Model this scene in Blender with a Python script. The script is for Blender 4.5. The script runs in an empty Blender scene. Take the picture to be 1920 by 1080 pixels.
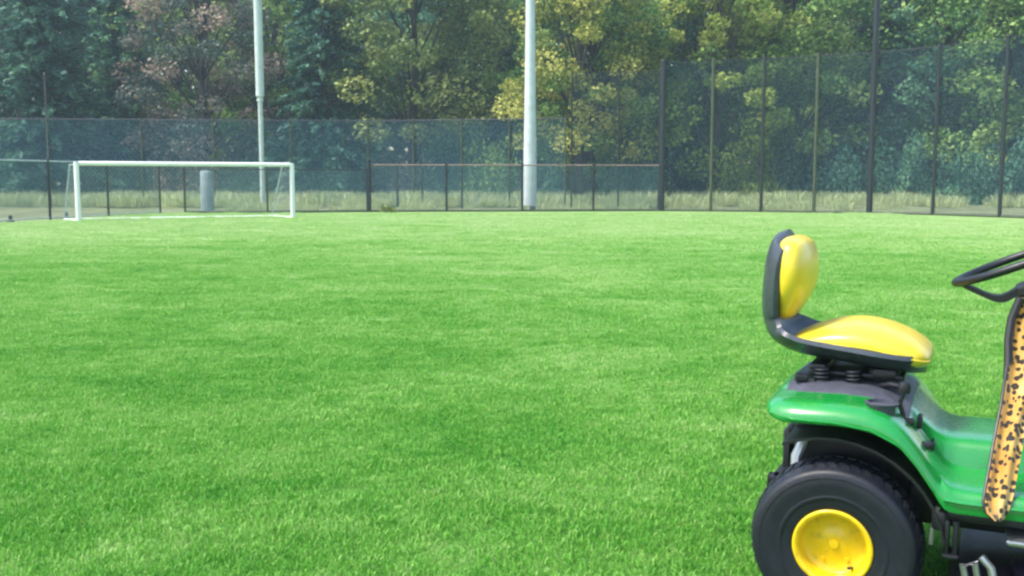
import bpy, math, random
import numpy as np
from mathutils import Vector, Matrix
R = math.radians
SC = bpy.context.scene
COL = SC.collection
rng = np.random.default_rng(7)
random.seed(7)

# ------------------------------------------------------------ camera
CAM_H, F, PITCH = 1.32, 1900.0, math.atan(203/1900.0)
cd = bpy.data.cameras.new('camera'); cam = bpy.data.objects.new('camera', cd); COL.objects.link(cam)
cam.location = (0, 0, CAM_H); cam.rotation_euler = (math.pi/2 - PITCH, 0, 0)
cd.sensor_width = 36; cd.lens = 36*F/1920; cd.clip_start = .05; cd.clip_end = 900
SC.camera = cam
SC.render.resolution_x, SC.render.resolution_y = 1024, 576
# ------------------------------------------------------------ sky and sun
W = bpy.data.worlds.new('World'); SC.world = W; W.use_nodes = True
wn = W.node_tree; wn.nodes.clear()
sky = wn.nodes.new('ShaderNodeTexSky'); sky.sky_type = 'NISHITA'; sky.sun_disc = False
SUN_EL, SUN_AZ = R(58), R(-105)          # azimuth measured from +Y towards +X: veiled high sun to the left
sky.sun_elevation = SUN_EL; sky.sun_rotation = SUN_AZ
sky.air_density = 1.2; sky.dust_density = 2.5; sky.ozone_density = 1.2
bg = wn.nodes.new('ShaderNodeBackground'); bg.inputs[1].default_value = .15
wo = wn.nodes.new('ShaderNodeOutputWorld')
wn.links.new(sky.outputs[0], bg.inputs[0]); wn.links.new(bg.outputs[0], wo.inputs[0])
sd = bpy.data.lights.new('sun', 'SUN'); sun = bpy.data.objects.new('sun', sd); COL.objects.link(sun)
sd.energy = 2.3; sd.angle = R(12); sd.color = (1, .95, .87)
sv = Vector((math.sin(SUN_AZ)*math.cos(SUN_EL), math.cos(SUN_AZ)*math.cos(SUN_EL), math.sin(SUN_EL)))
sun.rotation_euler = (-sv).to_track_quat('-Z', 'Y').to_euler()
SC.view_settings.view_transform = 'Standard'; SC.view_settings.look = 'None'
SC.view_settings.exposure = 1.32; SC.view_settings.gamma = 1
SC.render.engine = 'CYCLES'
SC.cycles.max_bounces = 8; SC.cycles.transparent_max_bounces = 24
SC.cycles.volume_bounces = 0; SC.cycles.volume_step_rate = 4
SC.cycles.filter_width = 2.5

# ------------------------------------------------------------ helpers
def link(o, parent=None):
    COL.objects.link(o)
    if parent: o.parent = parent
    return o
def tag(o, label=None, cat=None, group=None, kind=None):
    if label: o['label'] = label
    if cat: o['category'] = cat
    if group: o['group'] = group
    if kind: o['kind'] = kind
    return o
def empty(name, loc=(0, 0, 0), rz=0):
    o = bpy.data.objects.new(name, None); o.location = loc; o.rotation_euler = (0, 0, rz)
    o.empty_display_size = .2
    return link(o)
def mesh_obj(name, V, Fc, mat, parent=None, smooth=True, auto=None, tint=None):
    me = bpy.data.meshes.new(name)
    me.from_pydata([tuple(v) for v in V], [], Fc); me.update()
    if smooth:
        me.polygons.foreach_set('use_smooth', [True]*len(me.polygons))
        if auto is not None:
            try: me.set_sharp_from_angle(angle=R(auto))
            except Exception: pass
    if mat: me.materials.append(mat)
    return link(bpy.data.objects.new(name, me), parent)
class MB:
    """collects shapes that become ONE mesh"""
    def __init__(s): s.V = []; s.F = []
    def add(s, V, Fc):
        n = len(s.V); s.V += [tuple(v) for v in V]; s.F += [tuple(i+n for i in f) for f in Fc]; return s
    def rings(s, rings, cap=True, closed=True):
        n = len(rings[0]); V = [p for r in rings for p in r]; Fc = []
        for i in range(len(rings)-1):
            for j in range(n if closed else n-1):
                k = (j+1) % n
                Fc.append((i*n+j, i*n+k, (i+1)*n+k, (i+1)*n+j))
        if cap:
            Fc.append(tuple(range(n))[::-1]); Fc.append(tuple((len(rings)-1)*n+j for j in range(n)))
        return s.add(V, Fc)
    def box(s, x0, x1, y0, y1, z0, z1, M=None, b=.0):
        """box with bevelled vertical and horizontal edges"""
        b = min(b, (x1-x0)/2.2, (y1-y0)/2.2, (z1-z0)/2.2)
        if b <= 0:
            V = [(x, y, z) for z in (z0, z1) for x, y in ((x0, y0), (x1, y0), (x1, y1), (x0, y1))]
            Fc = [(3, 2, 1, 0), (4, 5, 6, 7), (0, 1, 5, 4), (1, 2, 6, 5), (2, 3, 7, 6), (3, 0, 4, 7)]
        else:
            def ring(i, z):
                c = b
                return [(x0+i+c, y0+i, z), (x1-i-c, y0+i, z), (x1-i, y0+i+c, z), (x1-i, y1-i-c, z), (x1-i-c, y1-i, z), (x0+i+c, y1-i, z), (x0+i, y1-i-c, z), (x0+i, y0+i+c, z)]
            rr = [ring(b*.99, z0), ring(b*.3, z0+b*.3), ring(0, z0+b), ring(0, z1-b), ring(b*.3, z1-b*.3), ring(b*.99, z1)]
            V = [p for r in rr for p in r]; n = 8; Fc = []
            for i in range(5):
                for j in range(n):
                    k = (j+1) % n; Fc.append((i*n+j, i*n+k, (i+1)*n+k, (i+1)*n+j))
            Fc.append(tuple(range(n))[::-1]); Fc.append(tuple(5*n+j for j in range(n)))
        if M is not None: V = [tuple(M @ Vector(v)) for v in V]
        return s.add(V, Fc)
    def tube(s, pts, r, n=10, cap=True):
        pts = [Vector(p) for p in pts]; rs = r if isinstance(r, (list, tuple)) else [r]*len(pts)
        rings = []; prev = None
        for i, p in enumerate(pts):
            d = (pts[min(i+1, len(pts)-1)]-pts[max(i-1, 0)]).normalized()
            a = prev if prev is not None else (Vector((0, 0, 1)) if abs(d.z) < .9 else Vector((1, 0, 0)))
            u = (a - d*a.dot(d)).normalized(); w = d.cross(u); prev = u
            rings.append([p + (u*math.cos(t)+w*math.sin(t))*rs[i] for t in [2*math.pi*k/n for k in range(n)]])
        return s.rings(rings, cap)
    def lathe(s, prof, n=48, axis='Y', c=(0, 0, 0)):
        """prof: (radius, along axis)"""
        rings = []
        for k in range(n):
            t = 2*math.pi*k/n; C_, S_ = math.cos(t), math.sin(t)
            if axis == 'Y': rings.append([(c[0]+r*C_, c[1]+h, c[2]+r*S_) for r, h in prof])
            elif axis == 'Z': rings.append([(c[0]+r*C_, c[1]+r*S_, c[2]+h) for r, h in prof])
            else: rings.append([(c[0]+h, c[1]+r*C_, c[2]+r*S_) for r, h in prof])
        m = len(prof); V = [p for r in rings for p in r]; Fc = []
        for i in range(n):
            j = (i+1) % n
            for q in range(m-1): Fc.append((i*m+q, j*m+q, j*m+q+1, i*m+q+1))
        return s.add(V, Fc)
    def build(s, name, mat, parent=None, smooth=True, auto=35):
        return mesh_obj(name, s.V, s.F, mat, parent, smooth, auto)
def spline(pts, n):
    """Catmull-Rom through pts (tuples), n samples per span"""
    P = [np.array(p, float) for p in pts]; P = [2*P[0]-P[1]] + P + [2*P[-1]-P[-2]]
    out = []
    for i in range(1, len(P)-2):
        for k in range(n):
            t = k/n; a, b, c, d = P[i-1], P[i], P[i+1], P[i+2]
            out.append(.5*((2*b)+(-a+c)*t+(2*a-5*b+4*c-d)*t*t+(-a+3*b-3*c+d)*t**3))
    out.append(P[-2]); return [tuple(o) for o in out]
def interp(tab, x):
    xs = [t[0] for t in tab]; return float(np.interp(x, xs, [t[1] for t in tab]))

# ------------------------------------------------------------ materials
class NT:
    def __init__(s, name):
        s.m = bpy.data.materials.new(name); s.m.use_nodes = True; s.t = s.m.node_tree; s.t.nodes.clear()
        s.out = s.n('ShaderNodeOutputMaterial')
    def n(s, typ, **kw):
        nd = s.t.nodes.new(typ)
        for k, v in kw.items(): setattr(nd, k, v)
        return nd
    def l(s, a, b): s.t.links.new(a, b)
    def noise(s, scale, detail=3, rough=.55, vec=None, dist=0):
        nd = s.n('ShaderNodeTexNoise'); nd.inputs['Scale'].default_value = scale
        nd.inputs['Detail'].default_value = detail; nd.inputs['Roughness'].default_value = rough
        nd.inputs['Distortion'].default_value = dist
        if vec is not None: s.l(vec, nd.inputs['Vector'])
        return nd.outputs['Fac']
    def ramp(s, fac, stops):
        nd = s.n('ShaderNodeValToRGB'); e = nd.color_ramp.elements
        while len(e) < len(stops): e.new(.5)
        for el, (p, c) in zip(e, stops): el.position = p; el.color = (*c, 1) if len(c) == 3 else c
        s.l(fac, nd.inputs[0]); return nd.outputs[0]
    def mix(s, fac, a, b, mode='MIX'):
        nd = s.n('ShaderNodeMix', data_type='RGBA', blend_type=mode)
        for sock, v in ((nd.inputs[0], fac), (nd.inputs[6], a), (nd.inputs[7], b)):
            if isinstance(v, (int, float)): sock.default_value = v
            elif isinstance(v, tuple): sock.default_value = (*v, 1)
            else: s.l(v, sock)
        return nd.outputs[2]
    def math(s, op, a, b=0, c=None, clamp=False):
        nd = s.n('ShaderNodeMath', operation=op); nd.use_clamp = clamp
        for i, v in enumerate([a, b] + ([c] if c is not None else [])):
            if isinstance(v, (int, float)): nd.inputs[i].default_value = v
            else: s.l(v, nd.inputs[i])
        return nd.outputs[0]
    def bsdf(s, col, rough=.5, metal=0, bump=None, bstr=.3, bdist=.01, spec=.5, coat=0, sheen=0):
        b = s.n('ShaderNodeBsdfPrincipled')
        for sock, v in ((b.inputs['Base Color'], col), (b.inputs['Roughness'], rough)):
            if isinstance(v, tuple): sock.default_value = (*v, 1)
            elif isinstance(v, (int, float)): sock.default_value = v
            else: s.l(v, sock)
        b.inputs['Metallic'].default_value = metal; b.inputs['Specular IOR Level'].default_value = spec
        b.inputs['Coat Weight'].default_value = coat; b.inputs['Coat Roughness'].default_value = .15
        b.inputs['Sheen Weight'].default_value = sheen
        if bump is not None:
            bn = s.n('ShaderNodeBump'); bn.inputs['Strength'].default_value = bstr; bn.inputs['Distance'].default_value = bdist
            s.l(bump, bn.inputs['Height']); s.l(bn.outputs[0], b.inputs['Normal'])
        return b
    def done(s, shader): s.l(shader.outputs[0], s.out.inputs[0]); return s.m
def simple(name, col, rough=.5, metal=0, var=.12, scale=9, bumpscale=None, bstr=.2, coat=0, spec=.5, dirt=None):
    k = NT(name); tc = k.n('ShaderNodeTexCoord').outputs['Object']
    n1 = k.noise(scale, 4, .6, tc)
    lo = tuple(c*(1-var) for c in col); hi = tuple(min(1, c*(1+var)) for c in col)
    c = k.ramp(n1, [(.3, lo), (.7, hi)])
    if dirt:
        d = k.ramp(k.noise(scale*2.3, 6, .7, tc), [(.52, (0, 0, 0)), (.72, (1, 1, 1))])
        c = k.mix(k.math('MULTIPLY', d, dirt[1]), c, dirt[0])
    r = k.math('ADD', k.math('MULTIPLY', k.noise(scale*4, 4, .6, tc), .25), rough-.12, clamp=True)
    b = k.bsdf(c, r, metal, k.noise(bumpscale, 3, .6, tc) if bumpscale else None, bstr, .003, spec, coat)
    return k.done(b)
M = {}
M['green'] = simple('green_plastic', (.006, .23, .034), .28, var=.10, scale=6, bumpscale=260, bstr=.05, coat=.9, dirt=((.09, .12, .05), .25))
M['yellow'] = simple('yellow_vinyl', (.72, .56, .03), .34, var=.05, scale=5, bumpscale=22, bstr=.35, coat=.35, dirt=((.5, .4, .06), .2))
M['rim'] = simple('yellow_paint', (.78, .52, .006), .35, var=.08, scale=14, coat=.3, dirt=((.25, .17, .03), .55))
M['black'] = simple('black_plastic', (.008, .009, .012), .42, var=.25, scale=12, bumpscale=300, bstr=.15)
M['shell'] = simple('grey_black_moulding', (.045, .055, .066), .3, var=.15, scale=5, bumpscale=300, bstr=.1)
M['rubber'] = simple('tyre_rubber', (.006, .008, .015), .5, var=.3, scale=16, bumpscale=120, bstr=.2, dirt=((.022, .024, .022), .5))
M['steel'] = simple('bare_steel', (.42, .43, .45), .35, metal=.9, var=.2, scale=20)
M['mat'] = simple('grey_rubber_mat', (.055, .058, .078), .5, var=.25, scale=20, bumpscale=90)
M['purple'] = simple('dark_deck_paint', (.022, .014, .034), .4, var=.35, scale=12, dirt=((.07, .05, .06), .5))
M['white'] = simple('white_paint', (.80, .82, .80), .4, var=.05, scale=3)
M['pole'] = simple('pale_galvanised_pole', (.50, .55, .55), .5, var=.14, scale=3)
M['polegreen'] = simple('pale_green_painted_pole', (.46, .54, .50), .5, var=.14, scale=3)
M['post'] = simple('dark_fence_paint', (.007, .013, .017), .5, var=.3, scale=8)
M['olive'] = simple('olive_fence_paint', (.045, .062, .032), .6, var=.3, scale=8)
M['rail'] = simple('galvanised_rail', (.36, .42, .44), .5, var=.2, scale=2)
M['mat2'] = simple('weathered_grey', (.20, .25, .26), .7, var=.3, scale=3)
M['rust'] = simple('faded_brown_rail', (.21, .15, .13), .7, var=.35, scale=1.5)
M['bark'] = simple('bark', (.052, .045, .042), .85, var=.5, scale=5, bumpscale=14, bstr=.8)
M['lamp'] = simple('clear_plastic', (.6, .62, .6), .12, var=.02)
M['net'] = None

def mesh_wire(name, col, size, cover):
    """woven wire: diagonal wires with holes between them"""
    k = NT(name); uv = k.n('ShaderNodeTexCoord').outputs['Object']
    sp = k.n('ShaderNodeSeparateXYZ'); k.l(uv, sp.inputs[0])
    x, z = sp.outputs[0], sp.outputs[2]
    fac = None
    for sgn in (1, -1):
        s_ = k.math('DIVIDE', k.math('ADD', x, k.math('MULTIPLY', z, sgn)), size)
        fr = k.math('ABSOLUTE', k.math('SUBTRACT', k.math('FRACT', s_), .5))
        w = k.math('LESS_THAN', fr, cover/4)
        fac = w if fac is None else k.math('MAXIMUM', fac, w)
    b = k.bsdf(col, .55, 0)
    tr = k.n('ShaderNodeBsdfTransparent'); mx = k.n('ShaderNodeMixShader')
    k.l(fac, mx.inputs[0]); k.l(tr.outputs[0], mx.inputs[1]); k.l(b.outputs[0], mx.inputs[2])
    return k.done(mx)
M['wire'] = mesh_wire('green_wire_mesh', (.014, .055, .085), .055, .20)
M['wirelow'] = mesh_wire('grey_wire_mesh', (.10, .18, .20), .055, .26)
M['wirefar'] = mesh_wire('blue_green_windscreen_mesh', (.06, .17, .24), .05, .22)
M['netmat'] = mesh_wire('goal_net_cord', (.5, .56, .54), .12, .07)

def leaf_mat(name, dark, mid, light, rough=.65):
    k = NT(name); at = k.n('ShaderNodeAttribute'); at.attribute_name = 'tint'
    oi = k.n('ShaderNodeObjectInfo')
    tc = k.n('ShaderNodeTexCoord').outputs['Object']
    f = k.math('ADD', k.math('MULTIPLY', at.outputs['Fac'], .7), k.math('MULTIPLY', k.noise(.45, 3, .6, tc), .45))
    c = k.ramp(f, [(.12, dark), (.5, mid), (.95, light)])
    b = k.bsdf(c, rough, spec=.3)
    tl = k.n('ShaderNodeBsdfTranslucent'); k.l(c, tl.inputs[0])
    mx = k.n('ShaderNodeMixShader'); mx.inputs[0].default_value = .28
    k.l(b.outputs[0], mx.inputs[1]); k.l(tl.outputs[0], mx.inputs[2])
    return k.done(mx)
LM = {
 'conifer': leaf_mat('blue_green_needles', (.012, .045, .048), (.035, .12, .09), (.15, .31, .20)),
 'teal':    leaf_mat('teal_leaves', (.014, .055, .052), (.05, .16, .10), (.20, .38, .19)),
 'navy':    leaf_mat('dark_blue_needles', (.009, .022, .042), (.024, .055, .085), (.14, .20, .25)),
 'olive':   leaf_mat('olive_yellow_leaves', (.04, .09, .035), (.15, .22, .055), (.44, .48, .15)),
 'green':   leaf_mat('fresh_green_leaves', (.03, .085, .022), (.11, .24, .05), (.42, .55, .17)),
 'gold':    leaf_mat('golden_leaves', (.07, .12, .02), (.26, .29, .045), (.62, .60, .17)),
 'brown':   leaf_mat('thinning_brown_leaves', (.03, .065, .06), (.10, .14, .11), (.50, .34, .27)),
 'lime':    leaf_mat('yellow_green_leaves', (.04, .10, .018), (.17, .27, .035), (.54, .58, .13)),
}
# ------------------------------------------------------------ ground
def ground_z(x, y):
    t = min(max((y-45)/17, 0), 1); t2 = min(max((y-62)/50, 0), 1)
    return .62*t*t*(3-2*t) + 2.0*t2*t2 + .05*math.sin(x*.7+y*.3)*t
k = NT('rough_ground_soil'); tc = k.n('ShaderNodeTexCoord').outputs['Object']
c = k.ramp(k.noise(.5, 8, .7, tc), [(.32, (.10, .09, .06)), (.5, (.16, .20, .09)), (.68, (.28, .30, .15))])
M['rough'] = k.done(k.bsdf(c, .95, bump=k.noise(5, 6, .7, tc), bstr=.8, bdist=.15))
xs = [-350, -200, -120, -80, -60] + list(range(-50, 51, 4)) + [60, 80, 120, 200, 350]
ys = [-60, -20, 0, 20, 40, 44, 46, 48, 50, 52, 54, 56, 58, 60, 62, 65, 70, 76, 84, 94, 104, 112, 160, 260, 500]
V = [(x, y, ground_z(x, y)) for y in ys for x in xs]; n = len(xs)
Fc = [(j*n+i, j*n+i+1, (j+1)*n+i+1, (j+1)*n+i) for j in range(len(ys)-1) for i in range(n-1)]
tag(mesh_obj('ground', V, Fc, M['rough']), kind='structure')

def grass_color(k, tc):
    """mottled turf: broad pale and dark patches, finer streaks, shared by soil and blades"""
    mp = k.n('ShaderNodeMapping'); k.l(tc, mp.inputs[0]); mp.inputs['Scale'].default_value = (.6, 1.0, 1)
    a = k.noise(1.1, 5, .65, mp.outputs[0], .6); b = k.noise(6, 4, .7, tc); d = k.noise(.11, 3, .5, tc)
    f = k.math('ADD', k.math('ADD', k.math('MULTIPLY', a, .46), k.math('MULTIPLY', b, .42)), k.math('MULTIPLY', k.math('SUBTRACT', d, -.12), .125))
    sp = k.n('ShaderNodeSeparateXYZ'); k.l(tc, sp.inputs[0])
    # turf pales with distance: haze and grazing sheen put into the colour, edge ragged
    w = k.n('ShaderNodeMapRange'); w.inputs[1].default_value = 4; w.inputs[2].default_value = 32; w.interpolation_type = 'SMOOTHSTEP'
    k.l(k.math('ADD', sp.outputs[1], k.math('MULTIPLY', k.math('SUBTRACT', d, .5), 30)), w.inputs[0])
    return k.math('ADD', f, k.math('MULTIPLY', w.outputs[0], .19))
k = NT('mown_lawn'); tc = k.n('ShaderNodeTexCoord').outputs['Object']
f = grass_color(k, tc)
fine = k.noise(32, 4, .7, tc)
f2 = k.math('ADD', k.math('MULTIPLY', f, .72), k.math('MULTIPLY', fine, .28))
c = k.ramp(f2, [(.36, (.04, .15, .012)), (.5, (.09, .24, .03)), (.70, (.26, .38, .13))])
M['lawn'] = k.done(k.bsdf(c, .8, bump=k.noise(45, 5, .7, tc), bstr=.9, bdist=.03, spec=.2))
edge = [(-60, 44.2), (-13.9, 40.8), (-9.74, 40.9), (-5.92, 42.0), (.4, 42.6), (6.4, 43.1), (8.6, 42.6), (11, 41.9), (13, 41.0), (14.6, 39.9), (16.3, 38.2), (17.6, 35.8), (22, 33), (60, 8)]
edge = [(-60, 27)] + [(-17.0, 27.5), (-15.9, 31.2), (-15.5, 33.7), (-14.8, 37.1), (-14.1, 40.5)] + edge[2:]
V = []; Fc = []
exs = [e[0] for e in edge]
gx = sorted(set(exs + list(range(-58, 60, 4)))); rows = [0, .2, .4, .6, .8, .9, 1]
for x in gx:
    ye = float(np.interp(x, exs, [e[1] for e in edge]))
    for r_ in rows: V.append((x, -30+(ye+30)*r_, .004))
n = len(rows)
Fc = [(i*n+j, (i+1)*n+j, (i+1)*n+j+1, i*n+j+1) for i in range(len(gx)-1) for j in range(n-1)]
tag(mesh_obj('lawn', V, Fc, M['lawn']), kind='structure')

# ---- grass blades: one patch of blades, scattered by geometry nodes inside the same object
def blades_patch(n, rad, hmin, hmax, wid, lean):
    a = rng.uniform(0, 2*math.pi, n); r = rad*np.sqrt(rng.uniform(0, 1, n)); x = r*np.cos(a); y = r*np.sin(a)
    th = rng.uniform(0, 2*math.pi, n); h = rng.uniform(hmin, hmax, n); w = wid*rng.uniform(.7, 1.3, n)
    le = lean*rng.uniform(.1, 1, n)*h; la = rng.uniform(0, 2*math.pi, n)
    V = np.zeros((n, 5, 3)); dx = np.cos(th)*w/2; dy = np.sin(th)*w/2
    V[:, 0] = np.stack([x-dx, y-dy, 0*x], 1); V[:, 1] = np.stack([x+dx, y+dy, 0*x], 1)
    mx, my = x+np.cos(la)*le*.3, y+np.sin(la)*le*.3
    V[:, 2] = np.stack([mx+dx*.8, my+dy*.8, h*.6], 1); V[:, 3] = np.stack([mx-dx*.8, my-dy*.8, h*.6], 1)
    V[:, 4] = np.stack([x+np.cos(la)*le, y+np.sin(la)*le, h], 1)
    base = np.arange(n)*5
    Fc = [tuple(b+i for i in (0, 1, 2, 3)) for b in base] + [(b+3, b+2, b+4) for b in base]
    return V.reshape(-1, 3), Fc, np.repeat(rng.uniform(0, 1, n), 5)
def scatter(name, V, Fc, tint, mat, regions, label):
    me = bpy.data.meshes.new(name); me.from_pydata(V.tolist(), [], Fc); me.update(); me.materials.append(mat)
    at = me.attributes.new('tint', 'FLOAT', 'POINT'); at.data.foreach_set('value', tint.astype(np.float32))
    o = link(bpy.data.objects.new(name, me)); tag(o, label, 'grass', kind='stuff')
    ng = bpy.data.node_groups.new(name, 'GeometryNodeTree')
    ng.interface.new_socket('Geometry', in_out='INPUT', socket_type='NodeSocketGeometry')
    ng.interface.new_socket('Geometry', in_out='OUTPUT', socket_type='NodeSocketGeometry')
    gi = ng.nodes.new('NodeGroupInput'); go = ng.nodes.new('NodeGroupOutput'); jn = ng.nodes.new('GeometryNodeJoinGeometry')
    for q, (x0, x1, y0, y1, z, dens, s0, s1) in enumerate(regions):
        g = ng.nodes.new('GeometryNodeMeshGrid'); g.inputs['Size X'].default_value = x1-x0; g.inputs['Size Y'].default_value = y1-y0
        g.inputs['Vertices X'].default_value = 2; g.inputs['Vertices Y'].default_value = 2
        t = ng.nodes.new('GeometryNodeTransform'); t.inputs['Translation'].default_value = ((x0+x1)/2, (y0+y1)/2, z)
        d = ng.nodes.new('GeometryNodeDistributePointsOnFaces'); d.inputs['Density'].default_value = dens; d.inputs['Seed'].default_value = q+3
        ip = ng.nodes.new('GeometryNodeInstanceOnPoints')
        rv = ng.nodes.new('FunctionNodeRandomValue'); rv.data_type = 'FLOAT_VECTOR'
        rv.inputs[0].default_value = (0, 0, 0); rv.inputs[1].default_value = (.1, .1, 6.283)
        rs = ng.nodes.new('FunctionNodeRandomValue'); rs.data_type = 'FLOAT'; rs.inputs[2].default_value = s0; rs.inputs[3].default_value = s1; rs.inputs['Seed'].default_value = 9
        L_ = ng.links.new
        L_(g.outputs[0], t.inputs['Geometry']); L_(t.outputs[0], d.inputs['Mesh']); L_(d.outputs[0], ip.inputs['Points'])
        L_(gi.outputs[0], ip.inputs['Instance']); L_(rv.outputs[0], ip.inputs['Rotation']); L_(rs.outputs[1], ip.inputs['Scale'])
        L_(ip.outputs[0], jn.inputs[0])
    ng.links.new(jn.outputs[0], go.inputs[0])
    md = o.modifiers.new('scatter', 'NODES'); md.node_group = ng
    return o
def blade_mat(name, stops):
    k = NT(name); at = k.n('ShaderNodeAttribute'); at.attribute_name = 'tint'
    pos = k.n('ShaderNodeNewGeometry').outputs['Position']
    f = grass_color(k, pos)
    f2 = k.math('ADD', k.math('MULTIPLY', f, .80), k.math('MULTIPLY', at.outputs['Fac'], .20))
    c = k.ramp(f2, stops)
    b = k.bsdf(c, .5, spec=.35, sheen=.2); tl = k.n('ShaderNodeBsdfTranslucent'); k.l(c, tl.inputs[0])
    mx = k.n('ShaderNodeMixShader'); mx.inputs[0].default_value = .35
    k.l(b.outputs[0], mx.inputs[1]); k.l(tl.outputs[0], mx.inputs[2]); return k.done(mx)
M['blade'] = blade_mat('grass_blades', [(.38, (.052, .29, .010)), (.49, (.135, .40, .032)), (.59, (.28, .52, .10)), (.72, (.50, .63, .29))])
V, Fc, T = blades_patch(520, .20, .010, .026, .0045, 1.2)
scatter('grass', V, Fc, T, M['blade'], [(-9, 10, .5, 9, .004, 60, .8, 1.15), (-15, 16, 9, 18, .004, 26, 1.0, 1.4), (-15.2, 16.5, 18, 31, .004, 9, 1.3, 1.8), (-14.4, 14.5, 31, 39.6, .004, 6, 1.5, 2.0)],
        'short green mown turf blades covering the near half of the pitch')
M['straw'] = blade_mat('rough_grass_blades', [(.38, (.04, .11, .04)), (.5, (.16, .28, .10)), (.63, (.48, .54, .27))])
V, Fc, T = blades_patch(120, .5, .15, .55, .03, .6)
o = scatter('rough_grass', V, Fc, T, M['straw'], [(-34, 34, 46.5, 62, .1, 1.2, .4, 1.5), (-5.4, 6.0, 43.2, 46.5, .0, .9, .3, .9), (-13, -6, 41.9, 46.5, .0, .7, .3, .9), (7, 17, 43.2, 46.5, 0, .8, .3, 1.0)],
        'pale unmown rough grass between the fence and the wood')

# ------------------------------------------------------------ trees
def rot_cards(cen, size, asp, flat=0.0, yaw=None):
    """n small leaf-clump cards at cen; flat pulls the normals to vertical"""
    n = len(cen); nrm = rng.normal(size=(n, 3)); nrm[:, 2] += flat*np.sign(nrm[:, 2])
    nrm /= np.linalg.norm(nrm, axis=1)[:, None]
    ref = rng.normal(size=(n, 3)) if yaw is None else yaw
    u = ref - nrm*np.sum(ref*nrm, 1)[:, None]; u /= np.linalg.norm(u, axis=1)[:, None]+1e-9
    w = np.cross(nrm, u); s = size[:, None]
    V = np.stack([cen-u*s*.5, cen-w*s*.5*asp+u*s*.06, cen+u*s*.5, cen+w*s*.5*asp-u*s*.04], 1)
    return V.reshape(-1, 3)
def cards_mesh(name, V, tint):
    n = len(V)//4; me = bpy.data.meshes.new(name)
    me.vertices.add(len(V)); me.vertices.foreach_set('co', V.astype(np.float32).ravel())
    me.loops.add(n*4); me.loops.foreach_set('vertex_index', np.arange(n*4, dtype=np.int32))
    me.polygons.add(n); me.polygons.foreach_set('loop_start', np.arange(0, n*4, 4, dtype=np.int32))
    me.polygons.foreach_set('loop_total', np.full(n, 4, dtype=np.int32))
    me.update(calc_edges=True); me.validate()
    at = me.attributes.new('tint', 'FLOAT', 'POINT'); at.data.foreach_set('value', np.repeat(tint, 4).astype(np.float32))
    me.materials.append(None)
    return me
def broadleaf(H, Rr, base, nclump, per, leaf, droop=0):
    tr = MB(); pts = [(rng.normal()*.12*i*.5, rng.normal()*.12*i*.5, H*.86*i/6) for i in range(7)]
    tr.tube(pts, [H*.019*(1-.13*i) for i in range(7)], 9)
    C_, T_, S_ = [], [], []
    for c in range(nclump):
        t = (c+.5)/nclump; z = base + (H-base)*t**.9
        env = Rr*(math.sin(math.pi*min(1, (.22+.78*t))**.9)**.6 if t < .98 else .15)*rng.uniform(.45, 1.08)
        a = rng.uniform(0, 2*math.pi); cen = np.array([math.cos(a)*env, math.sin(a)*env, z - droop*env*.2])
        r = rng.uniform(.5, 1.05)*Rr/4.2
        if c % 3 == 0:
            q = min(6, int(z/H*6)); b0 = np.array(pts[max(0, q-1)]); mid = (b0+cen)/2 + np.array([0, 0, .25])
            tr.tube([b0, mid, cen], [.09, .05, .015], 5)
        m = int(per*rng.uniform(.6, 1.3)); d = rng.normal(size=(m, 3)); d /= np.linalg.norm(d, axis=1)[:, None]
        rad = r*rng.uniform(.25, 1.12, m)**.55
        p = cen + d*rad[:, None]*np.array([1.15, 1.15, .72]); C_.append(p)
        T_.append(np.clip(rng.uniform(.05, .85)+rng.normal(size=m)*.16, 0, 1)); S_.append(leaf*rng.uniform(.6, 1.5, m))
    C_ = np.concatenate(C_); V = rot_cards(C_, np.concatenate(S_), .7, .35)
    return tr, cards_mesh('crown', V, np.concatenate(T_))
def conifer(H, Rr, base, leaf):
    tr = MB(); tr.tube([(0, 0, 0), (.05, 0, H*.5), (0, .05, H)], [H*.017, H*.010, .02], 9)
    C_, T_, S_, Y_ = [], [], [], []
    z = base
    while z < H:
        t = (z-base)/(H-base); L = Rr*(1-t)**.75*1.0+.15
        for b in range(8):
            a = rng.uniform(0, 2*math.pi); Lb = L*rng.uniform(.55, 1.15); zz = z+rng.uniform(-.25, .25)
            d = np.array([math.cos(a), math.sin(a), 0]); m = int(44*Lb/2+8)
            s = rng.uniform(.12, 1, m)**.8; side = np.array([-d[1], d[0], 0])
            p = d*(s*Lb)[:, None] + side*(rng.normal(size=m)*.22*(1.15-s)*Lb**.5)[:, None]
            p[:, 2] += zz + .10*Lb*s - .30*Lb*s*s + rng.normal(size=m)*.07 - np.abs(rng.normal(size=m))*.08
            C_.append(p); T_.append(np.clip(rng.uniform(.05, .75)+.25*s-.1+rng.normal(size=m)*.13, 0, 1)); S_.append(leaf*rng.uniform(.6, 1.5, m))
            Y_.append(np.tile(d, (m, 1))+rng.normal(size=(m, 3))*.35)
            if b % 3 == 0: tr.tube([(0, 0, zz), tuple(d*Lb*.5+np.array([0, 0, zz+.0])), tuple(d*Lb*.9+np.array([0, 0, zz-.15*Lb]))], [.035, .022, .008], 4)
        z += .42
    V = rot_cards(np.concatenate(C_), np.concatenate(S_), .5, 1.0, np.concatenate(Y_))
    return tr, cards_mesh('crown', V, np.concatenate(T_))
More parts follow.
